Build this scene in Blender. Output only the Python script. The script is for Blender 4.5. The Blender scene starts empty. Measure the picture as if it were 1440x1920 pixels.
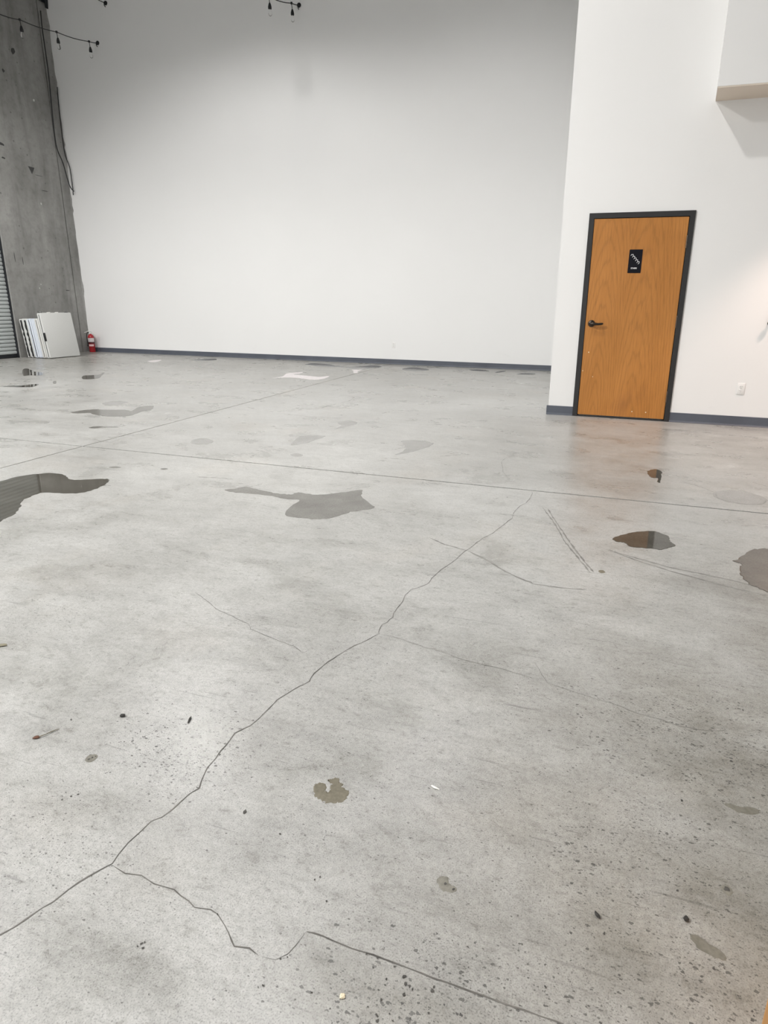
import bpy, bmesh, math, random
from mathutils import Vector, Matrix
random.seed(7)
scene = bpy.context.scene
col = scene.collection

# ------------------------------------------------------------------ camera
CAM_H = 1.1628
YAW, PITCH, ROLL = -0.29686, 0.27415, 0.01307
F_PX, PPX, PPY = 1120.92, 50.17, -72.26
cd = bpy.data.cameras.new('camera')
cam = bpy.data.objects.new('camera', cd); col.objects.link(cam)
fwd = Vector((math.sin(YAW)*math.cos(PITCH), math.cos(YAW)*math.cos(PITCH), -math.sin(PITCH)))
rgt = Vector((math.cos(YAW), -math.sin(YAW), 0))
upv = rgt.cross(fwd)
r2 = math.cos(ROLL)*rgt + math.sin(ROLL)*upv
u2 = -math.sin(ROLL)*rgt + math.cos(ROLL)*upv
m = Matrix((r2, u2, -fwd)).transposed().to_4x4()
m.translation = Vector((0, 0, CAM_H))
cam.matrix_world = m
cd.sensor_fit = 'VERTICAL'; cd.sensor_height = 36.0
cd.lens = F_PX / 1920 * 36.0
cd.shift_x = -PPX / 1920
cd.shift_y = PPY / 1920
cd.clip_start = 0.02
scene.camera = cam

# ------------------------------------------------------------------ world, exposure
w = bpy.data.worlds.new('world'); scene.world = w; w.use_nodes = True
w.node_tree.nodes['Background'].inputs[0].default_value = (0.95, 0.98, 1.0, 1)
w.node_tree.nodes['Background'].inputs[1].default_value = 1.0
scene.view_settings.view_transform = 'Standard'
scene.view_settings.look = 'None'
scene.view_settings.exposure = 0.12
scene.view_settings.gamma = 1.0
scene.view_settings.use_curve_mapping = False

# high bay lamps: position, watts; back row and roller-door lamp are added fill
LAMPS = [((-2.14, 3.53, 7.0), 980.0), ((-6.60, 3.53, 7.0), 250.0), ((-2.14, 7.9, 7.0), 225.0), ((-6.60, 7.9, 7.0), 550.0), ((-10.3, 3.53, 7.0), 1600.0), ((-6.60, -1.0, 7.0), 3300.0), ((-7.7, -2.7, 7.0), 1800.0)]
CUT, BLEND = 79.0, 0.45
WARM_W = 210.0
SKY = 1.0

# room dimensions (metres; x along the back wall, y into the room, z up)
XL, YB = -11.67, 11.708      # back left corner
YR, XC = 6.848, -0.4857      # front face and left corner of the right hand block
XR, YF, ZC = 4.6, -5.5, 8.0
XD, YT = -4.026, 3.829       # saw cut floor joints
LS = 0.04                    # left wall is a touch out of square
def wall_x(y): return XL + LS*(YB-y)

# ------------------------------------------------------------------ helpers
def link(o, parent=None):
    col.objects.link(o)
    if parent is not None: o.parent = parent
    return o
def tag(o, label=None, cat=None, group=None, kind=None):
    if label: o['label'] = label
    if cat: o['category'] = cat
    if group: o['group'] = group
    if kind: o['kind'] = kind
    return o
def empty(name, loc=(0,0,0), rz=0):
    o = bpy.data.objects.new(name, None); col.objects.link(o)
    o.empty_display_size = 0.05
    o.location = loc; o.rotation_euler = (0,0,rz)
    return o
def obj(name, bm, mat, parent=None, smooth=False):
    bmesh.ops.recalc_face_normals(bm, faces=bm.faces)
    me = bpy.data.meshes.new(name); bm.to_mesh(me); bm.free()
    if mat: me.materials.append(mat)
    if smooth:
        for p in me.polygons: p.use_smooth = True
        try: me.set_sharp_from_angle(angle=math.radians(40))
        except Exception: pass
    return link(bpy.data.objects.new(name, me), parent)
def box(bm, a, b, mtx=None):
    vs = [bm.verts.new(((a,b)[i&1][0], (a,b)[(i>>1)&1][1], (a,b)[(i>>2)&1][2])) for i in range(8)]
    for f in ((0,1,3,2),(4,6,7,5),(0,4,5,1),(2,3,7,6),(0,2,6,4),(1,5,7,3)):
        bm.faces.new([vs[i] for i in f])
    if mtx is not None: bmesh.ops.transform(bm, matrix=mtx, verts=vs)
    return vs
def bbox(name, a, b, mat, parent=None, bev=0.0, seg=2):
    bm = bmesh.new(); box(bm, a, b)
    if bev: bmesh.ops.bevel(bm, geom=bm.edges[:], offset=bev, segments=seg, profile=0.5, affect='EDGES')
    return obj(name, bm, mat, parent, smooth=bool(bev))
def tube(bm, pts, r, n=8, cap=True):
    pts = [Vector(p) for p in pts]
    rs = r if isinstance(r, (list, tuple)) else [r]*len(pts)
    rings = []
    up = None
    for i, p in enumerate(pts):
        t = (pts[min(i+1, len(pts)-1)] - pts[max(i-1, 0)]).normalized()
        if up is None:
            a = Vector((0,0,1)) if abs(t.z) < 0.9 else Vector((1,0,0))
            up = t.cross(a).normalized()
        up = (up - t*up.dot(t)).normalized()
        s = t.cross(up)
        rings.append([bm.verts.new(p + rs[i]*(math.cos(2*math.pi*k/n)*up + math.sin(2*math.pi*k/n)*s)) for k in range(n)])
    for a, b in zip(rings, rings[1:]):
        for k in range(n): bm.faces.new((a[k], a[(k+1)%n], b[(k+1)%n], b[k]))
    if cap:
        bm.faces.new(rings[0]); bm.faces.new(rings[-1])
def lathe(bm, prof, n=20, centre=(0,0,0), mtx=None):
    vs_all = []; rings = []
    for r, z in prof:
        if r < 1e-6:
            v = bm.verts.new((centre[0], centre[1], centre[2]+z)); rings.append([v]); vs_all.append(v)
        else:
            ring = [bm.verts.new((centre[0]+r*math.cos(2*math.pi*k/n), centre[1]+r*math.sin(2*math.pi*k/n), centre[2]+z)) for k in range(n)]
            rings.append(ring); vs_all += ring
    for a, b in zip(rings, rings[1:]):
        if len(a) == 1 and len(b) == 1: continue
        for k in range(n):
            if len(a) == 1: bm.faces.new((a[0], b[k], b[(k+1)%n]))
            elif len(b) == 1: bm.faces.new((a[k], a[(k+1)%n], b[0]))
            else: bm.faces.new((a[k], a[(k+1)%n], b[(k+1)%n], b[k]))
    if mtx is not None: bmesh.ops.transform(bm, matrix=mtx, verts=vs_all)
def catmull(pts, sub, closed):
    n = len(pts); out = []
    P = lambda i: pts[i % n] if closed else pts[max(0, min(n-1, i))]
    for i in range(n if closed else n-1):
        p0, p1, p2, p3 = P(i-1), P(i), P(i+1), P(i+2)
        for k in range(sub):
            t = k/sub
            out.append(tuple(0.5*(2*p1[j] + (p2[j]-p0[j])*t + (2*p0[j]-5*p1[j]+4*p2[j]-p3[j])*t*t + (3*p1[j]-p0[j]-3*p2[j]+p3[j])*t**3) for j in range(2)))
    if not closed: out.append(tuple(pts[-1]))
    return out

# ------------------------------------------------------------------ materials
class NT:
    def __init__(self, name):
        self.m = bpy.data.materials.new(name); self.m.use_nodes = True
        self.t = self.m.node_tree; self.b = self.t.nodes['Principled BSDF']
        self._pos = None
    def n(self, ty, **kw):
        nd = self.t.nodes.new(ty)
        for k, v in kw.items(): setattr(nd, k, v)
        return nd
    def l(self, a, b): self.t.links.new(a, b)
    def pos(self, scale=(1,1,1), rot=(0,0,0), loc=(0,0,0), obj=False):
        if obj: s = self.n('ShaderNodeTexCoord').outputs['Object']
        else: s = self.n('ShaderNodeNewGeometry').outputs['Position']
        mp = self.n('ShaderNodeMapping'); self.l(s, mp.inputs[0])
        mp.inputs['Scale'].default_value = scale; mp.inputs['Rotation'].default_value = rot; mp.inputs['Location'].default_value = loc
        return mp.outputs[0]
    def noise(self, vec, scale, detail=4, rough=0.55, dist=0.0):
        nd = self.n('ShaderNodeTexNoise'); self.l(vec, nd.inputs['Vector'])
        nd.inputs['Scale'].default_value = scale; nd.inputs['Detail'].default_value = detail
        nd.inputs['Roughness'].default_value = rough; nd.inputs['Distortion'].default_value = dist
        return nd.outputs['Fac']
    def ramp(self, fac, stops):
        r = self.n('ShaderNodeValToRGB'); self.l(fac, r.inputs[0])
        e = r.color_ramp.elements
        while len(e) < len(stops): e.new(0.5)
        for el, (p, c) in zip(e, stops):
            el.position = p; el.color = (c, c, c, 1) if isinstance(c, (int, float)) else (*c, 1)
        return r.outputs[0]
    def math(self, op, a, b=None, clamp=False):
        nd = self.n('ShaderNodeMath', operation=op); nd.use_clamp = clamp
        for i, v in enumerate((a, b)):
            if v is None: continue
            if isinstance(v, (int, float)): nd.inputs[i].default_value = v
            else: self.l(v, nd.inputs[i])
        return nd.outputs[0]
    def mix(self, fac, a, b, mode='MIX'):
        nd = self.n('ShaderNodeMix', data_type='RGBA', blend_type=mode)
        for i, v in ((0, fac), (6, a), (7, b)):
            if isinstance(v, (int, float)): nd.inputs[i].default_value = v
            elif isinstance(v, tuple): nd.inputs[i].default_value = (*v, 1)
            else: self.l(v, nd.inputs[i])
        return nd.outputs[2]
    def bump(self, h, strength, dist=0.002):
        nd = self.n('ShaderNodeBump'); self.l(h, nd.inputs['Height'])
        nd.inputs['Strength'].default_value = strength; nd.inputs['Distance'].default_value = dist
        self.l(nd.outputs[0], self.b.inputs['Normal']); return nd
    def set(self, **kw):
        for k, v in kw.items():
            s = self.b.inputs[k.replace('_', ' ')]
            if isinstance(v, (int, float)): s.default_value = v
            elif isinstance(v, tuple): s.default_value = (*v, 1) if len(v) == 3 else v
            else: self.l(v, s)
        return self.m

def plain(name, c, rough=0.5, metal=0.0, var=0.06, scale=8.0):
    t = NT(name)
    f = t.noise(t.pos(obj=True), scale, 3)
    lo = tuple(x*(1-var) for x in c); hi = tuple(min(1, x*(1+var)) for x in c)
    return t.set(Base_Color=t.ramp(f, [(0.3, lo), (0.7, hi)]), Roughness=rough, Metallic=metal)

def gauss_spot(t, posv, cx, cy, rx, ry):
    """soft elliptical patch mask on the floor around (cx, cy)"""
    mp = t.n('ShaderNodeMapping'); t.l(posv, mp.inputs[0])
    mp.inputs['Location'].default_value = (-cx/rx, -cy/ry, 0); mp.inputs['Scale'].default_value = (1/rx, 1/ry, 0)
    ln = t.n('ShaderNodeVectorMath', operation='LENGTH'); t.l(mp.outputs[0], ln.inputs[0])
    return t.ramp(ln.outputs['Value'], [(0.15, 1.0), (1.0, 0.0)])

def mat_floor():
    t = NT('polished_concrete')
    p = t.pos()
    big = t.noise(p, 0.55, 4, 0.6, 0.4)
    med = t.noise(t.pos(rot=(0,0,0.5), scale=(1,1.6,1)), 2.3, 6, 0.62, 0.5)
    sm = t.noise(p, 9.0, 6, 0.68)
    fine = t.noise(p, 90.0, 3, 0.6)
    c = t.ramp(big, [(0.30, (0.37,0.366,0.352)), (0.70, (0.50,0.498,0.485))])
    c = t.mix(1.0, c, t.ramp(med, [(0.28, (0.76,0.755,0.735)), (0.5, (0.98,0.98,0.975)), (0.72, (1.06,1.06,1.06))]), 'MULTIPLY')
    c = t.mix(1.0, c, t.ramp(sm, [(0.25, 0.88), (0.5, 0.99), (0.8, 1.06)]), 'MULTIPLY')
    c = t.mix(1.0, c, t.ramp(fine, [(0.25, 0.84), (0.5, 1.0), (0.75, 1.12)]), 'MULTIPLY')
    gr = t.noise(t.pos(rot=(0,0,0.9), scale=(1,1.7,1)), 24.0, 9, 0.78, 0.3)
    c = t.mix(1.0, c, t.ramp(gr, [(0.30, (0.62,0.61,0.585)), (0.46, (0.97,0.97,0.965)), (0.62, (1.04,1.04,1.04)), (0.75, (1.12,1.12,1.12))]), 'MULTIPLY')
    # hair-fine scratches in two directions
    for rz, sc in ((0.9, 38.0), (-0.5, 31.0), (2.2, 44.0)):
        scr = t.noise(t.pos(rot=(0,0,rz), scale=(0.10,2.2,1)), sc, 2, 0.5, 0.3)
        c = t.mix(1.0, c, t.ramp(scr, [(0.24, 0.74), (0.31, 1.0)]), 'MULTIPLY')
    # long faint swirls left by the power trowel
    sw = t.noise(t.pos(rot=(0,0,-0.35), scale=(0.7,3.2,1)), 2.6, 5, 0.6, 1.2)
    c = t.mix(1.0, c, t.ramp(sw, [(0.3, 0.90), (0.55, 1.0)]), 'MULTIPLY')
    grit = t.noise(p, 330.0, 2, 0.5)
    c = t.mix(1.0, c, t.ramp(grit, [(0.28, 0.60), (0.45, 0.99), (0.72, 1.14)]), 'MULTIPLY')
    # worn, soiled patch with exposed aggregate
    wear = None
    for args in ((0.55,1.55,0.95,0.85),(0.30,1.00,0.75,0.70),(-0.16,0.70,0.34,0.13),(1.2,2.2,1.2,1.4)):
        g = gauss_spot(t, p, *args)
        wear = g if wear is None else t.math('MAXIMUM', wear, g)
    wn = t.math('MULTIPLY', wear, t.ramp(t.noise(p, 3.0, 5, 0.7), [(0.30, 0.35), (0.60, 1.0)]))
    c = t.mix(t.math('MULTIPLY', wn, 1.0), c, t.mix(1.0, c, (0.59,0.565,0.515), 'MULTIPLY'))
    # darker, patchy tone towards the back wall and the roller door
    gm = None
    for args in ((-5.0,11.2,9.0,4.2),(-10.6,9.6,4.0,3.4),(1.2,5.4,3.0,2.0)):
        g = gauss_spot(t, p, *args)
        gm = g if gm is None else t.math('MAXIMUM', gm, g)
    gm = t.math('MULTIPLY', gm, t.ramp(t.noise(t.pos(scale=(1,2.0,1)), 1.6, 6, 0.65, 0.6), [(0.30, 0.35), (0.62, 1.0)]))
    c = t.mix(gm, c, t.mix(1.0, c, (0.68,0.665,0.635), 'MULTIPLY'))
    # dark flecks of aggregate
    def flecks(scale, thr, dens, rot, mask, amount, c):
        wob = t.n('ShaderNodeTexNoise'); t.l(p, wob.inputs['Vector']); wob.inputs['Scale'].default_value = scale*2.2; wob.inputs['Detail'].default_value = 1
        off = t.n('ShaderNodeVectorMath', operation='MULTIPLY_ADD'); t.l(wob.outputs['Color'], off.inputs[0])
        off.inputs[1].default_value = (0.8/scale,)*3; t.l(t.pos(scale=(1,1.7,1), rot=(0,0,rot)), off.inputs[2])
        vo = t.n('ShaderNodeTexVoronoi'); t.l(off.outputs[0], vo.inputs['Vector'])
        vo.inputs['Scale'].default_value = scale; vo.inputs['Randomness'].default_value = 1.0
        sep = t.n('ShaderNodeSeparateColor'); t.l(vo.outputs['Color'], sep.inputs[0])
        size = t.math('MULTIPLY', t.math('POWER', sep.outputs[0], 2.0), thr)
        inside = t.math('LESS_THAN', vo.outputs['Distance'], size)
        keep = t.math('LESS_THAN', sep.outputs[1], t.math('MULTIPLY', mask, dens))
        k = t.math('MULTIPLY', t.math('MULTIPLY', inside, keep), t.math('ADD', t.math('MULTIPLY', sep.outputs[2], 0.45), 0.55))
        return t.mix(t.math('MULTIPLY', k, amount), c, (0.05,0.048,0.044))
    patchy = t.ramp(t.noise(p, 2.2, 4, 0.6), [(0.50, 0.03), (0.70, 0.40)])
    agg = None
    for args in ((0.40,1.58,0.50,0.42),(0.20,1.13,0.26,0.24),(0.24,0.90,0.24,0.18),(-0.16,0.69,0.36,0.13),(-0.05,0.80,0.4,0.1),(-0.98,1.12,0.3,0.2)):
        g = gauss_spot(t, p, *args)
        agg = g if agg is None else t.math('MAXIMUM', agg, g)
    agg = t.math('MULTIPLY', agg, t.ramp(t.noise(p, 7.0, 3, 0.6), [(0.35, 0.25), (0.6, 1.0)]))
    both = t.math('MAXIMUM', patchy, t.math('MAXIMUM', agg, t.math('MULTIPLY', wn, 0.45)))
    c = flecks(150.0, 0.50, 0.9, 0.4, both, 0.85, c)
    c = flecks(85.0, 0.46, 0.85, 1.1, agg, 1.0, c)
    c = flecks(260.0, 0.55, 0.6, 0.2, both, 0.6, c)
    # warm rust tint here and there
    tint = t.ramp(t.noise(t.pos(loc=(3,7,0)), 1.3, 3), [(0.56, 0.0), (0.75, 0.35)])
    c = t.mix(tint, c, t.mix(1.0, c, (1.0,0.93,0.86), 'MULTIPLY'))
    rough = t.math('ADD', t.ramp(med, [(0.3, 0.24), (0.7, 0.38)]), t.math('MULTIPLY', wn, 0.18))
    t.bump(t.math('ADD', t.math('MULTIPLY', fine, 0.6), sm), 0.10, 0.003)
    return t.set(Base_Color=c, Roughness=rough)

def mat_wet(name, lo, hi, rough, bump=0.0, ior=1.33):
    t = NT(name)
    p = t.pos()
    f = t.noise(p, 6.0, 5, 0.6)
    g = t.noise(p, 110.0, 2)
    c = t.mix(1.0, t.ramp(f, [(0.3, lo), (0.7, hi)]), t.ramp(g, [(0.3, 0.82), (0.7, 1.1)]), 'MULTIPLY')
    if bump: t.bump(t.noise(p, 40.0, 3), bump, 0.002)
    return t.set(Base_Color=c, Roughness=rough, IOR=ior)

def mat_wall(name, c, tex=0.05):
    t = NT(name)
    p = t.pos()
    b = t.noise(p, 0.8, 3)
    col_ = t.ramp(b, [(0.3, tuple(x*0.985 for x in c)), (0.7, c)])
    # faint scuffs in the lowest half metre, where things have been pushed against the wall
    sep = t.n('ShaderNodeSeparateXYZ'); t.l(p, sep.inputs[0])
    low = t.ramp(sep.outputs[2], [(0.25, 1.0), (0.75, 0.0)])
    sc = t.ramp(t.noise(t.pos(scale=(1,1,2.5)), 2.4, 6, 0.7), [(0.60, 0.0), (0.74, 0.10)])
    col_ = t.mix(t.math('MULTIPLY', low, sc), col_, (0.45,0.44,0.42))
    t.bump(t.noise(p, 120.0, 2), tex, 0.001)
    return t.set(Base_Color=col_, Roughness=0.6)

def mat_cast():
    t = NT('cast_concrete')
    p = t.pos()
    a = t.noise(p, 0.9, 5, 0.6, 0.4)
    st = t.noise(t.pos(scale=(1,1,0.13)), 3.2, 5, 0.6, 0.6)
    sm = t.noise(p, 9.0, 6, 0.7)
    c = t.ramp(a, [(0.3, (0.225,0.222,0.212)), (0.7, (0.335,0.332,0.32))])
    c = t.mix(1.0, c, t.ramp(st, [(0.3, 0.74), (0.5, 0.98), (0.75, 1.12)]), 'MULTIPLY')
    c = t.mix(1.0, c, t.ramp(sm, [(0.25, 0.80), (0.5, 1.0), (0.8, 1.12)]), 'MULTIPLY')
    vo = t.n('ShaderNodeTexVoronoi'); t.l(p, vo.inputs['Vector']); vo.inputs['Scale'].default_value = 5.0
    sep = t.n('ShaderNodeSeparateColor'); t.l(vo.outputs['Color'], sep.inputs[0])
    k = t.math('LESS_THAN', vo.outputs['Distance'], t.math('MULTIPLY', sep.outputs[0], 0.10))
    c = t.mix(t.math('MULTIPLY', k, 0.6), c, (0.10,0.10,0.095))
    t.bump(sm, 0.25, 0.004)
    return t.set(Base_Color=c, Roughness=0.85)

def mat_oak():
    t = NT('oak_veneer')
    p = t.pos(obj=True)
    def vein(scale, loc, dist):
        wv = t.n('ShaderNodeTexWave', wave_type='RINGS', rings_direction='SPHERICAL')
        t.l(t.pos(obj=True, scale=scale, loc=loc), wv.inputs['Vector'])
        wv.inputs['Scale'].default_value = 1.0; wv.inputs['Distortion'].default_value = dist
        wv.inputs['Detail'].default_value = 3.0; wv.inputs['Detail Scale'].default_value = 1.6
        return wv.outputs['Fac']
    # three book-matched leaves with cathedral figure
    a = vein((15.0, 0.0, 1.5), (-3.2, 0, 0.4), 4.0)
    b = vein((14.0, 0.0, 1.25), (-8.3, 0, 1.3), 5.0)
    sep = t.n('ShaderNodeSeparateXYZ'); t.l(p, sep.inputs[0])
    side = t.math('GREATER_THAN', sep.outputs[0], 0.42)
    f = t.n('ShaderNodeMix', data_type='FLOAT')
    t.l(side, f.inputs[0]); t.l(a, f.inputs[2]); t.l(b, f.inputs[3])
    grain = t.noise(t.pos(obj=True, scale=(1,1,0.035)), 130.0, 3, 0.6)
    broad = t.noise(t.pos(obj=True, scale=(1,1,0.25)), 3.4, 4, 0.6)
    c = t.ramp(broad, [(0.3, (0.415,0.165,0.030)), (0.7, (0.50,0.208,0.045))])
    c = t.mix(1.0, c, t.ramp(f.outputs[0], [(0.0, 0.87), (0.22, 0.985), (1.0, 1.02)]), 'MULTIPLY')
    c = t.mix(1.0, c, t.ramp(grain, [(0.30, 0.80), (0.52, 1.0), (0.8, 1.07)]), 'MULTIPLY')
    # grime from kicks in the lower half
    g = t.ramp(t.noise(t.pos(obj=True, scale=(1,1,0.6)), 3.1, 4), [(0.55, 0.0), (0.75, 0.35)])
    low = t.ramp(sep.outputs[2], [(0.1, 1.0), (0.95, 0.0)])
    c = t.mix(t.math('MULTIPLY', g, low), c, (0.25,0.095,0.03))
    return t.set(Base_Color=c, Roughness=0.42)

M = {}
M['floor'] = mat_floor()
M['joint'] = plain('joint_dirt', (0.055,0.052,0.047), 0.9)
M['crack'] = plain('crack_dirt', (0.15,0.142,0.13), 0.9, var=0.5, scale=12)
M['crack_faint'] = plain('hairline_dirt', (0.17,0.165,0.152), 0.8, var=0.4, scale=14)
M['scuff'] = plain('scuffed_concrete', (0.235,0.23,0.215), 0.5, var=0.35, scale=18)
M['water'] = mat_wet('standing_water', (0.066,0.061,0.050), (0.098,0.092,0.079), 0.025, ior=1.38)
M['damp'] = mat_wet('damp_concrete', (0.15,0.145,0.132), (0.215,0.209,0.193), 0.12, 0.05)
M['faint'] = mat_wet('drying_concrete', (0.265,0.26,0.245), (0.33,0.325,0.31), 0.2, 0.05, 1.4)
M['smear'] = mat_wet('greenish_dirt_smear', (0.145,0.137,0.11), (0.26,0.25,0.215), 0.5, 0.2, 1.4)
M['stain'] = mat_wet('dried_brown_stain', (0.14,0.125,0.088), (0.22,0.20,0.15), 0.45, 0.2, 1.4)
M['pale'] = mat_wet('pale_lime_residue', (0.34,0.337,0.325), (0.40,0.397,0.385), 0.4, 0.1, 1.4)
M['wall'] = mat_wall('white_painted_drywall', (0.80,0.80,0.795))
M['wall_r'] = mat_wall('white_painted_drywall_block', (0.81,0.805,0.795))
M['soffit'] = mat_wall('bounce_tinted_soffit', (0.68,0.60,0.51))  # shaded underside's tan floor bounce, put into the colour
M['cast'] = mat_cast()
M['ceil'] = plain('grey_roof_deck', (0.30,0.30,0.30), 0.8)
M['base'] = plain('slate_rubber_base', (0.085,0.095,0.118), 0.5, var=0.12, scale=3)
M['frame'] = plain('dark_bronze_paint', (0.022,0.021,0.021), 0.42)
M['oak'] = mat_oak()
M['black'] = plain('black_plastic', (0.012,0.012,0.013), 0.45)
M['bronze'] = plain('dark_bronze_metal', (0.045,0.038,0.032), 0.35, 0.8)
M['hinge'] = plain('dull_hinge_metal', (0.16,0.12,0.09), 0.4, 0.8)
M['sign'] = plain('black_sign_plastic', (0.007,0.007,0.011), 0.6)
M['sign'].node_tree.nodes['Principled BSDF'].inputs['Specular IOR Level'].default_value = 0.15
M['white'] = plain('white_plastic', (0.78,0.775,0.76), 0.35, var=0.02)
M['print'] = plain('white_sign_print', (0.80,0.80,0.80), 0.5, var=0.01)
M['table'] = plain('granite_white_plastic', (0.66,0.665,0.65), 0.5, var=0.03, scale=60)
M['table_cool'] = plain('cool_white_plastic', (0.66,0.70,0.77), 0.45, var=0.03, scale=40)
M['table_warm'] = plain('cream_white_plastic', (0.66,0.655,0.63), 0.5, var=0.03, scale=40)
M['slat'] = plain('galvanised_slat', (0.47,0.50,0.495), 0.45, 0.15, var=0.08, scale=1.3)
M['rail'] = plain('dark_guide_steel', (0.02,0.022,0.026), 0.5, 0.3)
M['red'] = plain('red_enamel', (0.36,0.012,0.018), 0.3, var=0.04)
M['darkred'] = plain('maroon_band', (0.075,0.006,0.012), 0.4)
M['pale'] = plain('pale_label_paper', (0.70,0.66,0.66), 0.6, var=0.10, scale=30)
M['pink'] = plain('pink_white_label', (0.80,0.55,0.55), 0.6, var=0.12, scale=40)
M['steel'] = plain('bright_steel', (0.62,0.62,0.60), 0.3, 0.8)
M['cable'] = plain('black_cable', (0.012,0.012,0.014), 0.55)
M['lampmetal'] = plain('lamp_housing', (0.10,0.10,0.11), 0.4, 0.5)
M['pine'] = plain('light_pine', (0.52,0.27,0.10), 0.5, var=0.14, scale=6)
M['stone'] = plain('dark_gravel', (0.035,0.033,0.03), 0.8, var=0.3, scale=90)
M['leaf'] = plain('dry_brown_leaf', (0.13,0.055,0.03), 0.7, var=0.3, scale=60)
M['twig'] = plain('dry_grass', (0.22,0.20,0.14), 0.7)
M['chip'] = plain('white_paint_chip', (0.80,0.79,0.76), 0.6)
M['tanchip'] = plain('cream_paint_chip', (0.82,0.72,0.52), 0.6)
M['pit'] = plain('pitted_aggregate', (0.075,0.072,0.066), 0.85, var=0.4, scale=70)
M['scar'] = plain('dark_scar', (0.06,0.06,0.06), 0.9)
M['filler'] = plain('white_filler', (0.60,0.60,0.58), 0.8)
t = NT('clear_bulb_glass'); M['glass'] = t.set(Base_Color=(1.0,1.0,1.0), Roughness=0.02, IOR=1.3, Transmission_Weight=1.0)
t = NT('led_face'); M['led'] = t.set(Base_Color=(0.9,0.9,0.9), Emission_Color=(1.0,0.97,0.93), Emission_Strength=12.0)
t = NT('warm_led_face'); M['led_warm'] = t.set(Base_Color=(0.9,0.9,0.9), Emission_Color=(1.0,0.62,0.40), Emission_Strength=8.0)

# ------------------------------------------------------------------ floor
fl = bbox('floor', (XL-0.6, YF-0.3, -0.30), (XR+0.3, YB+0.3, -0.03), M['joint'])
tag(fl, 'worn grey polished concrete floor with puddles and cracks', 'floor', kind='structure')
GX, GY = 0.0055, 0.0075
xs = [XL-0.5, XD, XR+0.2]; ys = [YF-0.2, YT, YB+0.2]
for i in range(2):
    for j in range(2):
        a = (xs[i]+(GX if i else 0), ys[j]+(GY if j else 0), -0.029)
        b = (xs[i+1]-(GX if i == 0 else 0), ys[j+1]-(GY if j == 0 else 0), 0.0)
        bbox('slab', a, b, M['floor'], fl)

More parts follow.
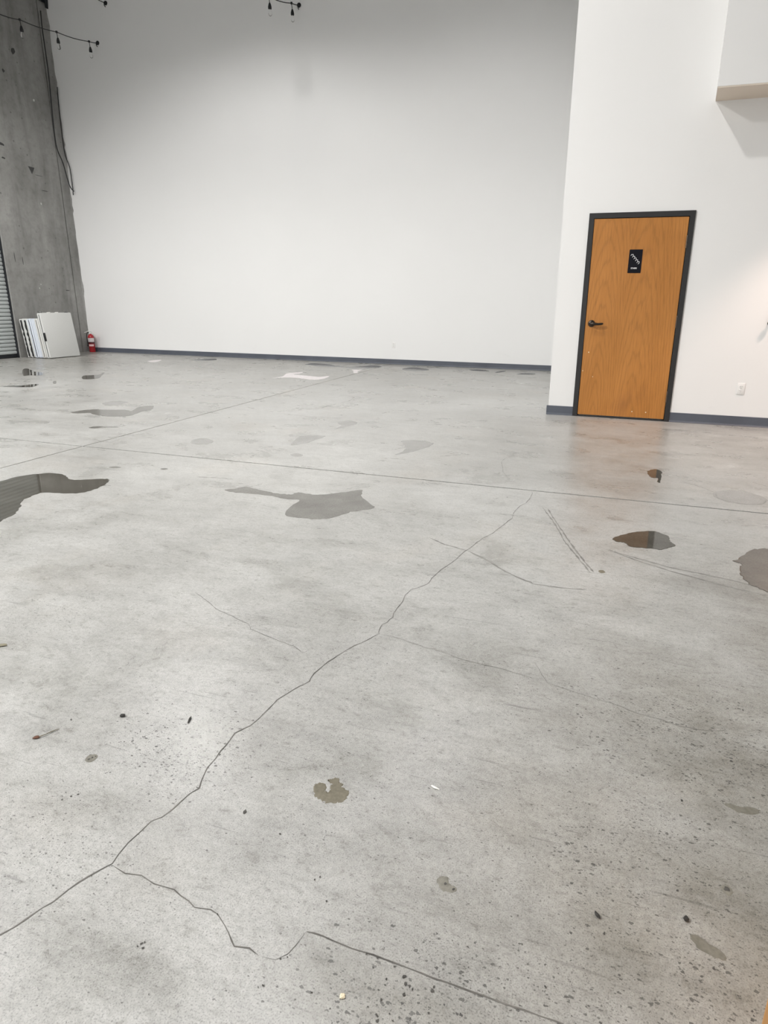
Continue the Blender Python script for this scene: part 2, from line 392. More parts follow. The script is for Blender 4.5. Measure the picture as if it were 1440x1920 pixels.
PUDDLES = {'p_left':('water',[(-3.724,2.838),(-3.716,2.949),(-3.673,3.035),(-3.617,3.092),(-3.533,3.115),(-3.459,3.098),(-3.371,3.045),(-3.325,3.027),(-3.264,3.042),(-3.146,3.105),(-3.091,3.118),(-3.042,3.042),(-3.017,2.948),(-3.012,2.876),(-3.039,2.819),(-3.123,2.777),(-3.234,2.762),(-3.267,2.714),(-3.254,2.628),(-3.221,2.563),(-3.153,2.494),(-3.09,2.416),(-3.052,2.335),(-3.039,2.276),(-3.009,2.175),(-3.138,2.173),(-3.456,2.337),(-3.72,2.566),(-3.751,2.712)]),'p_mid':('damp',[(-1.628,2.878),(-1.662,3.016),(-1.675,3.144),(-1.776,3.138),(-1.875,3.16),(-1.978,3.162),(-2.061,3.153),(-2.15,3.149),(-2.221,3.177),(-2.172,3.223),(-2.139,3.277),(-2.049,3.258),(-1.923,3.221),(-1.82,3.218),(-1.774,3.227),(-1.749,3.275),(-1.648,3.271),(-1.584,3.294),(-1.531,3.34),(-1.461,3.405),(-1.417,3.449),(-1.384,3.461),(-1.357,3.362),(-1.28,3.257),(-1.198,3.179),(-1.199,3.137),(-1.249,3.092),(-1.296,3.043),(-1.33,2.966),(-1.369,2.906),(-1.428,2.87),(-1.536,2.863)]),'p_right':('water',[(0.161,3.108),(0.191,3.158),(0.246,3.218),(0.303,3.265),(0.377,3.29),(0.419,3.264),(0.443,3.231),(0.445,3.167),(0.461,3.117),(0.428,3.073),(0.391,3.032),(0.341,3.031),(0.29,3.026),(0.239,3.026),(0.223,3.065),(0.189,3.071),(0.171,3.08)]),'p_rust':('water',[(0.431,4.612),(0.479,4.683),(0.509,4.667),(0.524,4.619),(0.51,4.488),(0.493,4.325),(0.477,4.333),(0.487,4.431),(0.449,4.427),(0.431,4.484)]),'p_edge':('water',[(0.706,2.995),(0.75,3.043),(0.816,3.158),(0.874,3.207),(0.908,3.213),(0.958,3.16),(0.932,2.935),(0.858,2.722),(0.788,2.684),(0.753,2.713),(0.726,2.75),(0.713,2.831),(0.72,2.904),(0.741,2.974)]),'p_faint':('faint',[(0.816,4.191),(0.893,4.268),(0.983,4.292),(1.049,4.253),(1.108,4.143),(1.077,4.049),(1.038,4.006),(0.944,3.984),(0.851,4.026),(0.799,4.084)]),'p_far1':('damp',[(-5.396,5.039),(-5.389,5.201),(-5.301,5.286),(-5.194,5.303),(-4.998,5.38),(-4.869,5.343),(-4.98,5.581),(-4.901,5.721),(-4.729,5.485),(-4.739,5.357),(-4.693,5.196),(-4.686,5.084),(-4.799,5.006),(-4.923,4.992),(-5.105,5.035),(-5.198,5.093),(-5.284,5.024)]),'p_far2':('faint',[(-5.545,5.633),(-5.571,5.842),(-5.367,5.849),(-5.31,5.698),(-5.347,5.544)]),'p_round':('faint',[(-3.291,4.261),(-3.333,4.366),(-3.284,4.439),(-3.178,4.393),(-3.121,4.324),(-3.119,4.258),(-3.177,4.215),(-3.238,4.214)]),'p_c1':('faint',[(-2.436,4.468),(-2.52,4.725),(-2.497,4.855),(-2.324,4.904),(-2.339,4.714),(-2.357,4.578)]),'p_c2':('faint',[(-1.602,4.95),(-1.506,5.017),(-1.369,4.998),(-1.313,4.943),(-1.324,4.78),(-1.394,4.597),(-1.493,4.431),(-1.469,4.637),(-1.536,4.824)]),'p_c3':('faint',[(-2.284,4.167),(-2.251,4.211),(-2.195,4.193),(-2.18,4.149),(-2.23,4.124)]),'p_c4':('faint',[(-2.488,5.553),(-2.425,5.683),(-2.291,5.598),(-2.297,5.426),(-2.372,5.208),(-2.379,5.394)]),'p_base1':('damp',[(-5.564,10.873),(-5.57,11.181),(-5.36,11.191),(-5.132,11.124),(-4.875,10.909),(-4.565,10.843),(-4.374,11.139),(-4.254,11.276),(-4.017,11.14),(-4.098,10.822),(-4.163,10.524),(-4.253,10.454),(-4.43,10.521),(-4.718,10.695),(-4.953,10.666),(-5.151,10.654),(-5.378,10.793)]),'p_base2':('damp',[(-3.538,10.894),(-3.431,11.236),(-3.103,11.091),(-3.002,10.854),(-3.17,10.609),(-3.348,10.63)]),'p_base3':('damp',[(-8.149,10.845),(-8.064,11.123),(-7.89,11.255),(-7.7,11.012),(-7.79,10.74),(-7.95,10.664)]),'p_base4':('damp',[(-2.312,11.268),(-2.13,11.385),(-1.931,11.23),(-1.945,11.121),(-2.179,11.119)]),'p_base5':('damp',[(-1.775,10.998),(-1.734,11.249),(-1.63,11.33),(-1.653,11.151),(-1.72,10.957)]),'p_base6':('damp',[(-1.365,10.829),(-1.282,11.054),(-1.072,11.083),(-1.077,10.924),(-1.253,10.816)]),'p_t1':('water',[(-9.586,8.082),(-9.568,8.173),(-9.129,7.89),(-8.899,7.84),(-8.586,7.573),(-8.588,7.475),(-8.73,7.454),(-8.784,7.389)]),'p_t2':('water',[(-7.913,7.729),(-7.813,7.911),(-7.992,8.242),(-7.662,7.838),(-7.446,7.534),(-7.575,7.39)]),'p_t3':('water',[(-7.889,6.295),(-7.841,6.419),(-7.729,6.518),(-7.731,6.679),(-7.656,6.656),(-7.505,6.435),(-7.612,6.361)]),'p_t4':('water',[(-7.741,6.992),(-7.743,7.038),(-7.53,6.842),(-7.542,6.814)]),'p_streak':('damp',[(-4.586,4.46),(-4.57,4.531),(-4.477,4.566),(-4.336,4.573),(-4.447,4.512),(-4.507,4.444)]),'p_d1':('damp',[(-3.328,3.371),(-3.301,3.402),(-3.243,3.391),(-3.284,3.366)]),'p_d2':('damp',[(-2.952,3.46),(-2.932,3.483),(-2.904,3.472),(-2.918,3.446)]),'p_st1':('stain',[(-0.58,1.108),(-0.576,1.114),(-0.57,1.121),(-0.558,1.118),(-0.551,1.109),(-0.549,1.099),(-0.54,1.097),(-0.535,1.1),(-0.535,1.109),(-0.541,1.116),(-0.541,1.122),(-0.537,1.127),(-0.542,1.132),(-0.55,1.132),(-0.556,1.137),(-0.547,1.139),(-0.541,1.145),(-0.535,1.146),(-0.528,1.135),(-0.519,1.134),(-0.518,1.127),(-0.504,1.119),(-0.496,1.118),(-0.492,1.11),(-0.492,1.096),(-0.496,1.087),(-0.509,1.078),(-0.526,1.072),(-0.542,1.073),(-0.555,1.078),(-0.565,1.084)]),'p_st2':('stain',[(0.094,2.667),(0.106,2.681),(0.116,2.67),(0.114,2.654),(0.1,2.651)]),'p_pale1':('pale',[(-5.011,8.664),(-4.971,8.914),(-5.116,9.331),(-5.042,9.55),(-4.969,9.645),(-4.921,9.417),(-4.954,9.252),(-4.755,9.193),(-4.561,9.135),(-4.382,9.101),(-4.301,9.276),(-4.219,8.926),(-4.29,8.713),(-4.498,8.753),(-4.67,8.839),(-4.884,8.814)]),'p_pale2':('pale',[(-4.328,10.348),(-4.238,10.417),(-4.168,10.463),(-4.132,10.155),(-4.029,9.867),(-4.112,9.896),(-4.223,10.183)]),'p_pale3':('pale',[(-8.751,10.196),(-8.786,10.449),(-8.729,10.568),(-8.548,10.292),(-8.528,10.085)]),'p_sm1':('smear',[(0.275,0.993),(0.289,0.993),(0.308,0.983),(0.327,0.971),(0.323,0.965),(0.299,0.969),(0.284,0.975)]),'p_sm2':('smear',[(0.397,1.366),(0.426,1.367),(0.468,1.371),(0.463,1.36),(0.429,1.35),(0.41,1.355)]),'p_sm3':('smear',[(-0.22,0.958),(-0.205,0.968),(-0.199,0.954),(-0.182,0.949),(-0.184,0.943),(-0.204,0.939),(-0.214,0.946)]),'p_sm4':('smear',[(0.35,1.124),(0.361,1.128),(0.366,1.117),(0.358,1.109),(0.351,1.114)]),'p_sm5':('smear',[(-1.192,1.006),(-1.193,1.018),(-1.184,1.024),(-1.173,1.022),(-1.172,1.006),(-1.178,1.001)])}
CRACKS = {'main':(0.0036,[(-0.9972,0.5687),(-0.9862,0.5918),(-0.974,0.6095),(-0.9663,0.6317),(-0.9573,0.6537),(-0.9462,0.6746),(-0.9395,0.7007),(-0.9297,0.7248),(-0.9216,0.7376),(-0.9127,0.7572),(-0.8992,0.7801),(-0.9006,0.8001),(-0.9033,0.8317),(-0.8984,0.8628),(-0.8922,0.8955),(-0.8758,0.9119),(-0.8684,0.9402),(-0.8658,0.9662),(-0.8606,0.9938),(-0.8513,1.0127),(-0.8631,1.0419),(-0.8723,1.0771),(-0.8703,1.1136),(-0.873,1.1418),(-0.8761,1.1839),(-0.8779,1.2126),(-0.8533,1.2556),(-0.8474,1.2889),(-0.8425,1.3409),(-0.8387,1.3818),(-0.823,1.4198),(-0.808,1.4616),(-0.7887,1.4973),(-0.7904,1.5392),(-0.785,1.5885),(-0.7681,1.6369),(-0.747,1.7027),(-0.7309,1.7368),(-0.6988,1.7844),(-0.6737,1.8388)]),'main2':(0.0032,[(-0.6704,1.8342),(-0.6819,1.8483),(-0.6884,1.9017),(-0.6769,1.9246),(-0.6666,1.9672),(-0.6744,1.9981),(-0.6681,2.099),(-0.676,2.1564),(-0.6688,2.2135),(-0.6313,2.2585),(-0.6131,2.2977),(-0.6124,2.3491),(-0.5994,2.443),(-0.5688,2.5389),(-0.5544,2.6137),(-0.5394,2.6921),(-0.525,2.7404),(-0.4874,2.891),(-0.4508,2.977),(-0.3856,3.2479),(-0.3887,3.3599),(-0.3705,3.4864),(-0.3406,3.5507),(-0.3297,3.6476),(-0.3259,3.7666),(-0.3334,3.8046)]),'beyond':(0.003,[(-0.5068,4.0278),(-0.5344,4.0891),(-0.586,4.2198),(-0.6196,4.3944),(-0.6428,4.4994),(-0.6337,4.6215),(-0.5829,4.7646)]),'branch':(0.0028,[(-0.8933,0.7766),(-0.8547,0.7694),(-0.8201,0.7766),(-0.7786,0.7671),(-0.7341,0.7691),(-0.6884,0.7597),(-0.6699,0.7516),(-0.6362,0.7566),(-0.6167,0.7515),(-0.5864,0.7369),(-0.5758,0.7264),(-0.5634,0.7146),(-0.5513,0.7103),(-0.521,0.7128),(-0.4988,0.7079)]),'branch2':(0.0016,[(-0.4988,0.7079),(-0.4669,0.7103),(-0.4495,0.7287),(-0.4431,0.7479),(-0.4359,0.7733)]),'faint1':(0.0022,[(-1.5061,1.8974),(-1.4154,1.8494),(-1.3486,1.8068),(-1.2582,1.7794),(-1.1673,1.7464),(-1.1371,1.7159),(-1.0435,1.6886),(-0.9947,1.6785),(-0.9331,1.6624),(-0.881,1.6337)]),'faint2':(0.0018,[(-0.6704,1.8342),(-0.6327,1.8349),(-0.5863,1.8271),(-0.5266,1.8127),(-0.4809,1.8002),(-0.4328,1.7977),(-0.3948,1.7857),(-0.3508,1.7691),(-0.2931,1.7628),(-0.2375,1.7612),(-0.1706,1.7493),(-0.1112,1.7406)]),'faint3':(0.0015,[(-0.1161,1.837),(-0.0575,1.722),(-0.0012,1.7138),(0.049,1.7),(0.0978,1.6907),(0.1549,1.6807),(0.2007,1.6599),(0.2724,1.6489),(0.3241,1.6361),(0.3892,1.6393),(0.4565,1.6613)]),'joint':(0.0028,[(-0.4354,0.7745),(-0.4208,0.777),(-0.3395,0.7729),(-0.276,0.7732),(-0.178,0.7692),(-0.0672,0.7677),(0.0327,0.7666),(0.1019,0.7637)]),'far1':(0.012,[(-9.3757,10.9372),(-9.005,10.7685),(-8.7999,10.9652),(-8.1488,10.8447)]),'far2':(0.008,[(-3.1465,6.1397),(-3.0848,6.1967),(-3.013,6.2581),(-3.0073,6.4652),(-2.9734,6.6215)]),'far3':(0.006,[(-3.186,5.7527),(-3.0662,5.77),(-2.8847,5.7254),(-2.7414,5.7526),(-2.5403,5.7634)]),'far4':(0.006,[(-3.2114,7.2133),(-3.1569,7.3221),(-3.0606,7.2745),(-2.972,7.1667),(-2.9253,6.8653),(-2.9648,6.7356)]),'far5':(0.008,[(-2.5836,3.3691),(-2.5127,3.3804),(-2.4364,3.3936),(-2.2978,3.3968)]),'faint_edge':(0.004,[(0.6437,4.3922),(0.7353,4.3117),(0.8157,4.1909),(0.8144,4.0508),(0.8478,4.0054),(0.9435,3.9798),(1.037,4.0017),(1.084,4.0586),(1.1081,4.135)])}
SCUFFS = {'s1':[(-0.237,3.498),(-0.16,3.28),(-0.074,2.975),(0.004,2.767),(0.055,2.638)],'s1b':[(-0.207,3.491),(-0.138,3.257),(-0.052,2.983),(0.02,2.772),(0.071,2.643)],'s2':[(0.127,2.946),(0.266,2.878),(0.419,2.812),(0.565,2.781),(0.69,2.747),(0.791,2.7)],'s2b':[(0.152,2.931),(0.28,2.839),(0.414,2.77),(0.555,2.711),(0.655,2.671),(0.779,2.643)],'s3':[(-0.756,2.811),(-0.651,2.742),(-0.534,2.705),(-0.423,2.628),(-0.33,2.535),(-0.256,2.479),(-0.195,2.448),(-0.179,2.435),(-0.066,2.435),(0.044,2.451)]}

def puddle(name, pts, mat, z, rim, parent):
    sub = 4
    pts = catmull(pts, sub, True)
    span = max(max(p[0] for p in pts)-min(p[0] for p in pts), max(p[1] for p in pts)-min(p[1] for p in pts))
    jit = min(0.006, span*0.012)
    if mat in (M['smear'], M['stain']): jit = span*0.035
    pts = [(x+random.uniform(-jit, jit), y+random.uniform(-jit, jit)) for x, y in pts]
    cx = sum(p[0] for p in pts)/len(pts); cy = sum(p[1] for p in pts)/len(pts)
    bm = bmesh.new()
    top = [bm.verts.new((x, y, z)) for x, y in pts]
    # thin rounded skirt down to the concrete
    n = len(pts); area = sum(pts[i][0]*pts[(i+1)%n][1]-pts[(i+1)%n][0]*pts[i][1] for i in range(n))
    sgn = 1 if area > 0 else -1
    low = []
    for i, (x, y) in enumerate(pts):
        tx = pts[(i+1)%n][0]-pts[i-1][0]; ty = pts[(i+1)%n][1]-pts[i-1][1]
        L = math.hypot(tx, ty) or 1
        low.append(bm.verts.new((x+sgn*ty/L*rim, y-sgn*tx/L*rim, 0.0001)))
    es = [bm.edges.new((top[i], top[(i+1)%n])) for i in range(n)]
    bmesh.ops.triangle_fill(bm, use_beauty=True, use_dissolve=False, edges=es)
    for i in range(n): bm.faces.new((top[i], low[i], low[(i+1)%n], top[(i+1)%n]))
    return obj(name, bm, mat, parent)
PN = {'water': 'puddle', 'damp': 'damp_patch', 'faint': 'drying_patch', 'stain': 'stain', 'pale': 'pale_patch', 'smear': 'dirt_smear'}
for k, (kind, pts) in PUDDLES.items():
    z = {'water': 0.0016, 'damp': 0.0008, 'faint': 0.0006, 'stain': 0.0007, 'pale': 0.0006, 'smear': 0.0006}[kind]
    puddle(PN[kind], pts, M[kind], z, 0.003, fl)

def ribbon(name, pts, width, mat, parent, jitter, z=0.0007, fade=True):
    fine = []
    for (x0, y0), (x1, y1) in zip(pts, pts[1:]):
        L = math.hypot(x1-x0, y1-y0); k = max(1, int(L/0.02))
        k = min(k, 14)
        for i in range(k):
            s = i/k
            fine.append((x0+(x1-x0)*s+random.uniform(-1,1)*jitter, y0+(y1-y0)*s+random.uniform(-1,1)*jitter))
    fine.append(pts[-1])
    bm = bmesh.new(); prev = None; n = len(fine)
    for i, (x, y) in enumerate(fine):
        a = fine[max(i-1, 0)]; b = fine[min(i+1, n-1)]
        tx, ty = b[0]-a[0], b[1]-a[1]; L = math.hypot(tx, ty) or 1
        wdt = width*random.uniform(0.35, 1.15)*0.5
        if fade and (i == 0 or i == n-1): wdt *= 0.15
        cur = (bm.verts.new((x-ty/L*wdt, y+tx/L*wdt, z)), bm.verts.new((x+ty/L*wdt, y-tx/L*wdt, z)))
        if prev: bm.faces.new((prev[0], prev[1], cur[1], cur[0]))
        prev = cur
    return obj(name, bm, mat, parent)
for k, (wd, pts) in CRACKS.items():
    strong = k in ('main', 'branch', 'joint', 'far1')
    straight = k == 'joint'
    ribbon('saw_cut' if straight else 'crack', pts, wd, M['crack' if strong else 'crack_faint'], fl, 0.0008 if straight else 0.0022)
for k, pts in SCUFFS.items():
    ribbon('scuff_mark', pts, 0.011, M['scuff'], fl, 0.002, z=0.0005)

# ------------------------------------------------------------------ walls
pd = bpy.data.lights.new('daylight_portal', 'AREA'); pd.shape = 'RECTANGLE'; pd.size = 10.0; pd.size_y = 4.2
pd.cycles.is_portal = True
po = link(bpy.data.objects.new('daylight_portal', pd)); po.location = (-3.5, YF-0.1, 2.1); po.rotation_euler = (math.pi/2, 0, 0)
tag(bbox('wall_back', (XL-0.6, YB, 0), (XR+0.3, YB+0.2, ZC), M['wall']), 'tall white painted back wall', 'wall', kind='structure')
tag(bbox('ceiling', (XL-0.6, YF-0.3, ZC), (XR+0.3, YB+0.3, ZC+0.2), M['ceil']), 'high grey roof deck above the warehouse', 'ceiling', kind='structure')
# front wall with a raised loading door that lets the daylight in
OX0, OX1, OZ = -8.5, 1.5, 4.2
bm = bmesh.new()
box(bm, (XL-0.6, YF-0.2, 0), (OX0, YF, ZC)); box(bm, (OX1, YF-0.2, 0), (XR+0.3, YF, ZC)); box(bm, (OX0, YF-0.2, OZ), (OX1, YF, ZC))
tag(obj('wall_front', bm, M['wall']), 'white wall behind the camera', 'wall', kind='structure')
tag(bbox('wall_side', (XR, YF, 0), (XR+0.2, YR, ZC), M['wall']), 'white side wall beyond the right of the frame', 'wall', kind='structure')

# right hand block with a door opening
DX0, DW, DH = -0.2176, 1.0, 2.09       # outer size of the door frame
bm = bmesh.new()
box(bm, (XC, YR, 0), (DX0+0.03, YR+0.16, ZC))
box(bm, (DX0+DW-0.03, YR, 0), (XR, YR+0.16, ZC))
box(bm, (DX0+0.03, YR, DH-0.03), (DX0+DW-0.03, YR+0.16, ZC))
box(bm, (XC, YR+0.16, 0), (XC+0.16, YB, ZC))
wr = tag(obj('wall_right', bm, M['wall_r']), 'white wall of the right hand block with the oak door', 'wall', kind='structure')

# boxed out upper wall on the right
BX, BY, BZ = 0.78, 6.469, 3.027
BXW = 0.823                              # where its end meets the wall
def skew_box(name, z0, z1, inset, mat, parent=None):
    bm = bmesh.new()
    q = [(BX+inset, BY+inset), (XR, BY+inset), (XR, YR), (BXW+inset, YR)]
    lo = [bm.verts.new((x, y, z0)) for x, y in q]; hi = [bm.verts.new((x, y, z1)) for x, y in q]
    bm.faces.new(lo); bm.faces.new(hi)
    for i in range(4): bm.faces.new((lo[i-1], lo[i], hi[i], hi[i-1]))
    return obj(name, bm, mat, parent)
bo = tag(skew_box('wall_upper', BZ+0.012, ZC, 0.0, M['wall_r']), 'white boxed-out upper wall at the top right', 'wall', kind='structure')
skew_box('soffit', BZ, BZ+0.012, 0.002, M['soffit'], bo)

# left wall: cast concrete panels around the roller door
def left_pt(y, z, off=0.0): return (wall_x(y)+off, y, z)
RD0, RD1, RDH = 9.775, 6.0, 3.96       # roller door opening
YJ = 11.47                              # reveal joint near the corner
def left_panel(bm, y0, y1, z0, z1, d=0.25):
    vs = []
    for y in (y0, y1):
        for z in (z0, z1):
            for o in (0, -d): vs.append(bm.verts.new((wall_x(y)+o, y, z)))
    for f in ((0,2,3,1),(4,5,7,6),(0,1,5,4),(2,6,7,3),(0,4,6,2),(1,3,7,5)):
        bm.faces.new([vs[i] for i in f])
bm = bmesh.new()
left_panel(bm, YB, YF, 0, ZC, 0.02)
bmesh.ops.translate(bm, verts=bm.verts, vec=(-0.27, 0, 0))
wl = tag(obj('wall_left', bm, M['rail']), 'bare grey cast concrete wall on the left', 'wall', kind='structure')
def lp(name, rects):
    bm = bmesh.new()
    for r in rects: left_panel(bm, *r)
    return obj(name, bm, M['cast'], wl)
lp('concrete_panel', [(YJ-0.012, RD0, 0, ZC), (RD0, RD1, RDH, ZC), (RD1, YF, 0, ZC)])
lp('concrete_panel', [(YB, YJ+0.012, 0, ZC)])
bm = bmesh.new(); left_panel(bm, YJ+0.012, YJ-0.012, 0, ZC, 0.2)
bmesh.ops.translate(bm, verts=bm.verts, vec=(-0.02, 0, 0)); obj('reveal_joint', bm, M['cast'], wl)
# ragged lip of mortar where the concrete meets the drywall
bm = bmesh.new(); prev = None
zz = 0.0
while zz < 7.9:
    wd = 0.016 + 0.012*random.random() + (0.03*random.random() if random.random() < 0.15 else 0)
    x0 = XL - 0.01
    cur = [bm.verts.new((x0, YB-0.001, zz)), bm.verts.new((x0+wd, YB-0.001, zz)), bm.verts.new((x0+wd*0.7, YB-0.018, zz)), bm.verts.new((x0, YB-0.03, zz))]
    if prev:
        for i in range(4): bm.faces.new((prev[i], prev[(i+1)%4], cur[(i+1)%4], cur[i]))
    else: bm.faces.new(cur)
    prev = cur; zz += 0.06 + 0.1*random.random()
bm.faces.new(prev)
obj('mortar_lip', bm, M['cast'], wl)
# knocks and old fixing marks on the concrete
def scar(y, z, ry, rz, mat, n=7, tri=False):
    bm = bmesh.new(); ring = []; ring2 = []
    for k in range(3 if tri else n):
        a = 2*math.pi*k/(3 if tri else n) + (0.5 if tri else 0)
        r = 1 if tri else random.uniform(0.6, 1.1)
        yy = y+ry*r*math.cos(a); zz = z+rz*r*math.sin(a)
        ring.append(bm.verts.new(left_pt(yy, zz, 0.002))); ring2.append(bm.verts.new(left_pt(yy, zz, -0.02)))
    bm.faces.new(ring)
    for k in range(len(ring)): bm.faces.new((ring[k], ring[k-1], ring2[k-1], ring2[k]))
    return obj('scar', bm, mat, wl)
scar(10.70, 5.92, 0.06, 0.07, M['scar']); scar(10.41, 5.48, 0.035, 0.04, M['scar'])
scar(10.74, 3.79, 0.09, 0.09, M['scar'], tri=True); scar(10.10, 4.12, 0.09, 0.03, M['scar'])
scar(10.10, 3.87, 0.05, 0.02, M['scar']); scar(11.25, 1.39, 0.07, 0.012, M['scar'])
scar(11.0, 3.42, 0.09, 0.008, M['scar']); scar(10.9, 3.7, 0.14, 0.006, M['scar'])
scar(11.05, 5.15, 0.025, 0.03, M['filler']); scar(10.55, 1.50, 0.012, 0.02, M['filler'])
scar(10.50, 1.42, 0.012, 0.02, M['filler']); scar(10.42, 0.92, 0.012, 0.02, M['filler'])
scar(10.86, 3.15, 0.02, 0.03, M['filler']); scar(10.0, 2.0, 0.01, 0.12, M['scar']); scar(10.18, 1.95, 0.008, 0.1, M['scar'])

# ------------------------------------------------------------------ baseboards
def cove(name, p0, p1, nrm, label, h=0.10):
    """rubber cove base with a small toe, extruded from p0 to p1"""
    prof = [(0,0.0),(0.018,0.0),(0.018,0.003),(0.010,0.010),(0.006,0.020),(0.005,h-0.003),(0.003,h),(0,h)]
    bm = bmesh.new(); rings = []
    for p in (p0, p1):
        rings.append([bm.verts.new((p[0]+nrm[0]*d, p[1]+nrm[1]*d, z+0.0005)) for d, z in prof])
    n = len(prof)
    for i in range(n): bm.faces.new((rings[0][i], rings[0][(i+1)%n], rings[1][(i+1)%n], rings[1][i]))
    bm.faces.new(rings[0]); bm.faces.new(rings[1])
    return tag(obj(name, bm, M['base']), label, 'baseboard', kind='structure')
cove('baseboard_back', (XL+0.09, YB-0.0005), (XC-0.02, YB-0.0005), (0,-1), 'slate grey rubber baseboard along the back wall')
bmL = cove('baseboard_right', (XC-0.018, YR-0.0005), (DX0, YR-0.0005), (0,-1), 'short slate grey rubber baseboard left of the oak door')
cove('baseboard_right', (DX0+DW, YR-0.0005), (XR, YR-0.0005), (0,-1), 'slate grey rubber baseboard right of the oak door')
cove('baseboard_side', (XC-0.0005, YR), (XC-0.0005, YB-0.02), (-1,0), 'slate grey rubber baseboard on the hidden side of the block')

# ------------------------------------------------------------------ oak door
door = empty('door_1', (DX0, YR, 0)); tag(door, 'closed oak veneer door in a black metal frame', 'door', kind='structure')
bm = bmesh.new()
fa = 0.050
for a, b in (((0,-0.014,0),(fa,0.17,DH)), ((DW-fa,-0.014,0),(DW,0.17,DH)), ((fa,-0.014,DH-fa),(DW-fa,0.17,DH))):
    box(bm, a, b)
# stop behind the leaf
for a, b in (((fa,0.045,0),(fa+0.016,0.09,DH-fa)), ((DW-fa-0.016,0.045,0),(DW-fa,0.09,DH-fa)), ((fa+0.016,0.045,DH-fa-0.016),(DW-fa-0.016,0.09,DH-fa))):
    box(bm, a, b)
obj('door_frame', bm, M['frame'], door)
leaf = bbox('door_leaf', (fa+0.004, -0.008, 0.022), (DW-fa-0.004, 0.036, DH-fa-0.005), M['oak'], door, bev=0.002, seg=1)
bbox('threshold', (fa, -0.01, 0.0005), (DW-fa, 0.12, 0.012), M['frame'], door)
for hz in (1.80, 1.03, 0.26):
    bm = bmesh.new(); hx = DW-fa-0.002
    tube(bm, [(hx, -0.016, hz-0.057), (hx, -0.016, hz+0.057)], 0.0065, 10)
    tube(bm, [(hx, -0.016, hz+0.057), (hx, -0.016, hz+0.064)], [0.0065, 0.003], 10)
    box(bm, (hx-0.006, -0.012, hz-0.057), (hx+0.004, -0.006, hz+0.057))
    obj('hinge', bm, M['hinge'], door, smooth=True)
lh = empty('lever_handle', (-0.101-DX0, -0.008, 1.000)); lh.parent = door
rx = Matrix.Rotation(math.pi/2, 4, 'X')
bm = bmesh.new(); lathe(bm, [(0,0),(0.036,0),(0.036,0.006),(0.031,0.012),(0.018,0.016),(0.014,0.03),(0,0.03)], 24, mtx=rx); obj('rose', bm, M['bronze'], lh, True)
bm = bmesh.new(); tube(bm, [(-0.008,-0.045,0.0),(0.005,-0.052,0.0),(0.03,-0.056,-0.002),(0.07,-0.056,-0.004),(0.10,-0.053,-0.001),(0.118,-0.050,0.003)], [0.014,0.016,0.014,0.0125,0.012,0.008], 12)
tube(bm, [(0,-0.02,0),(0,-0.056,0)], 0.011, 12); obj('lever', bm, M['bronze'], lh, True)
bm = bmesh.new(); lathe(bm, [(0,0),(0.006,0),(0.006,0.004),(0,0.004)], 12, mtx=Matrix.Translation((0,-0.061,0)) @ rx); obj('keyhole', bm, M['hinge'], lh, True)
# dings that show bare wood, and the smudge below the handle
for x, z, r in ((0.115,0.70,0.006),(0.07,0.50,0.005),(0.62,0.085,0.006),(0.76,0.085,0.006),(0.18,0.44,0.004)):
    bm = bmesh.new(); lathe(bm, [(0,0.0),(r,0.0),(r*0.8,0.0006),(0,0.0008)], 8, mtx=Matrix.Translation((x,-0.0081,z)) @ rx)
    obj('ding', bm, M['tanchip'], door)

# stairs sign
sg = empty('stairs_sign', (0.270, YR-0.0085, 1.510)); tag(sg, 'small black stairs sign with white stair symbol on the oak door', 'sign')
bbox('sign_plate', (-0.0635,-0.004,0.0), (0.0635,0.0,0.227), M['sign'], sg, bev=0.0015, seg=1)
def flat_poly(bm, pts, y, th=0.0008):
    a = [bm.verts.new((x, y, z)) for x, z in pts]; b = [bm.verts.new((x, y-th, z)) for x, z in pts]
    bm.faces.new(b); bm.faces.new(a)
    for i in range(len(pts)): bm.faces.new((a[i-1], a[i], b[i], b[i-1]))
bm = bmesh.new()
# five stair treads stepping down to the right, each a bent stroke with a trailing nosing
SX, SZ, sx0, sz0, W2 = 0.0160, 0.0175, -0.040, 0.180, 0.0019
for i in range(5):
    x = sx0+SX*i; z = sz0-SZ*i
    flat_poly(bm, [(x, z-W2), (x+SX+W2, z-W2), (x+SX+W2, z+W2), (x, z+W2)], -0.004)               # tread
    flat_poly(bm, [(x+SX-W2, z-SZ), (x+SX+W2, z-SZ), (x+SX+W2, z-W2), (x+SX-W2, z-W2)], -0.004)  # riser
    flat_poly(bm, [(x-0.001, z+W2), (x+0.004, z+W2-0.001), (x-0.006, z-0.013), (x-0.0085, z-0.0115)], -0.0041)  # nosing in perspective
x = sx0+SX*5; z = sz0-SZ*5
flat_poly(bm, [(x-W2, z+SZ*0.4), (x+W2, z+SZ*0.4), (x-0.009, z-0.008), (x-0.012, z-0.006)], -0.0041)
obj('stair_symbol', bm, M['print'], sg)
def text_mesh(name, s, size, mat, parent, loc, rot, extrude=0.0004):
    cu = bpy.data.curves.new(name, 'FONT'); cu.body = s; cu.size = size; cu.extrude = extrude
    cu.align_x = 'CENTER'; cu.align_y = 'CENTER'; cu.offset = 0.0006 if size < 0.05 else 0
    ob = bpy.data.objects.new(name, cu); col.objects.link(ob)
    dg = bpy.context.evaluated_depsgraph_get()
    me = bpy.data.meshes.new_from_object(ob.evaluated_get(dg))
    bpy.data.objects.remove(ob); bpy.data.curves.remove(cu)
    me.materials.clear(); me.materials.append(mat)
    o = link(bpy.data.objects.new(name, me), parent); o.location = loc; o.rotation_euler = rot
    return o
text_mesh('sign_lettering', 'STAIRS', 0.019, M['print'], sg, (-0.006,-0.0044,0.046), (math.pi/2,0,0))
bm = bmesh.new()   # row of braille below the word
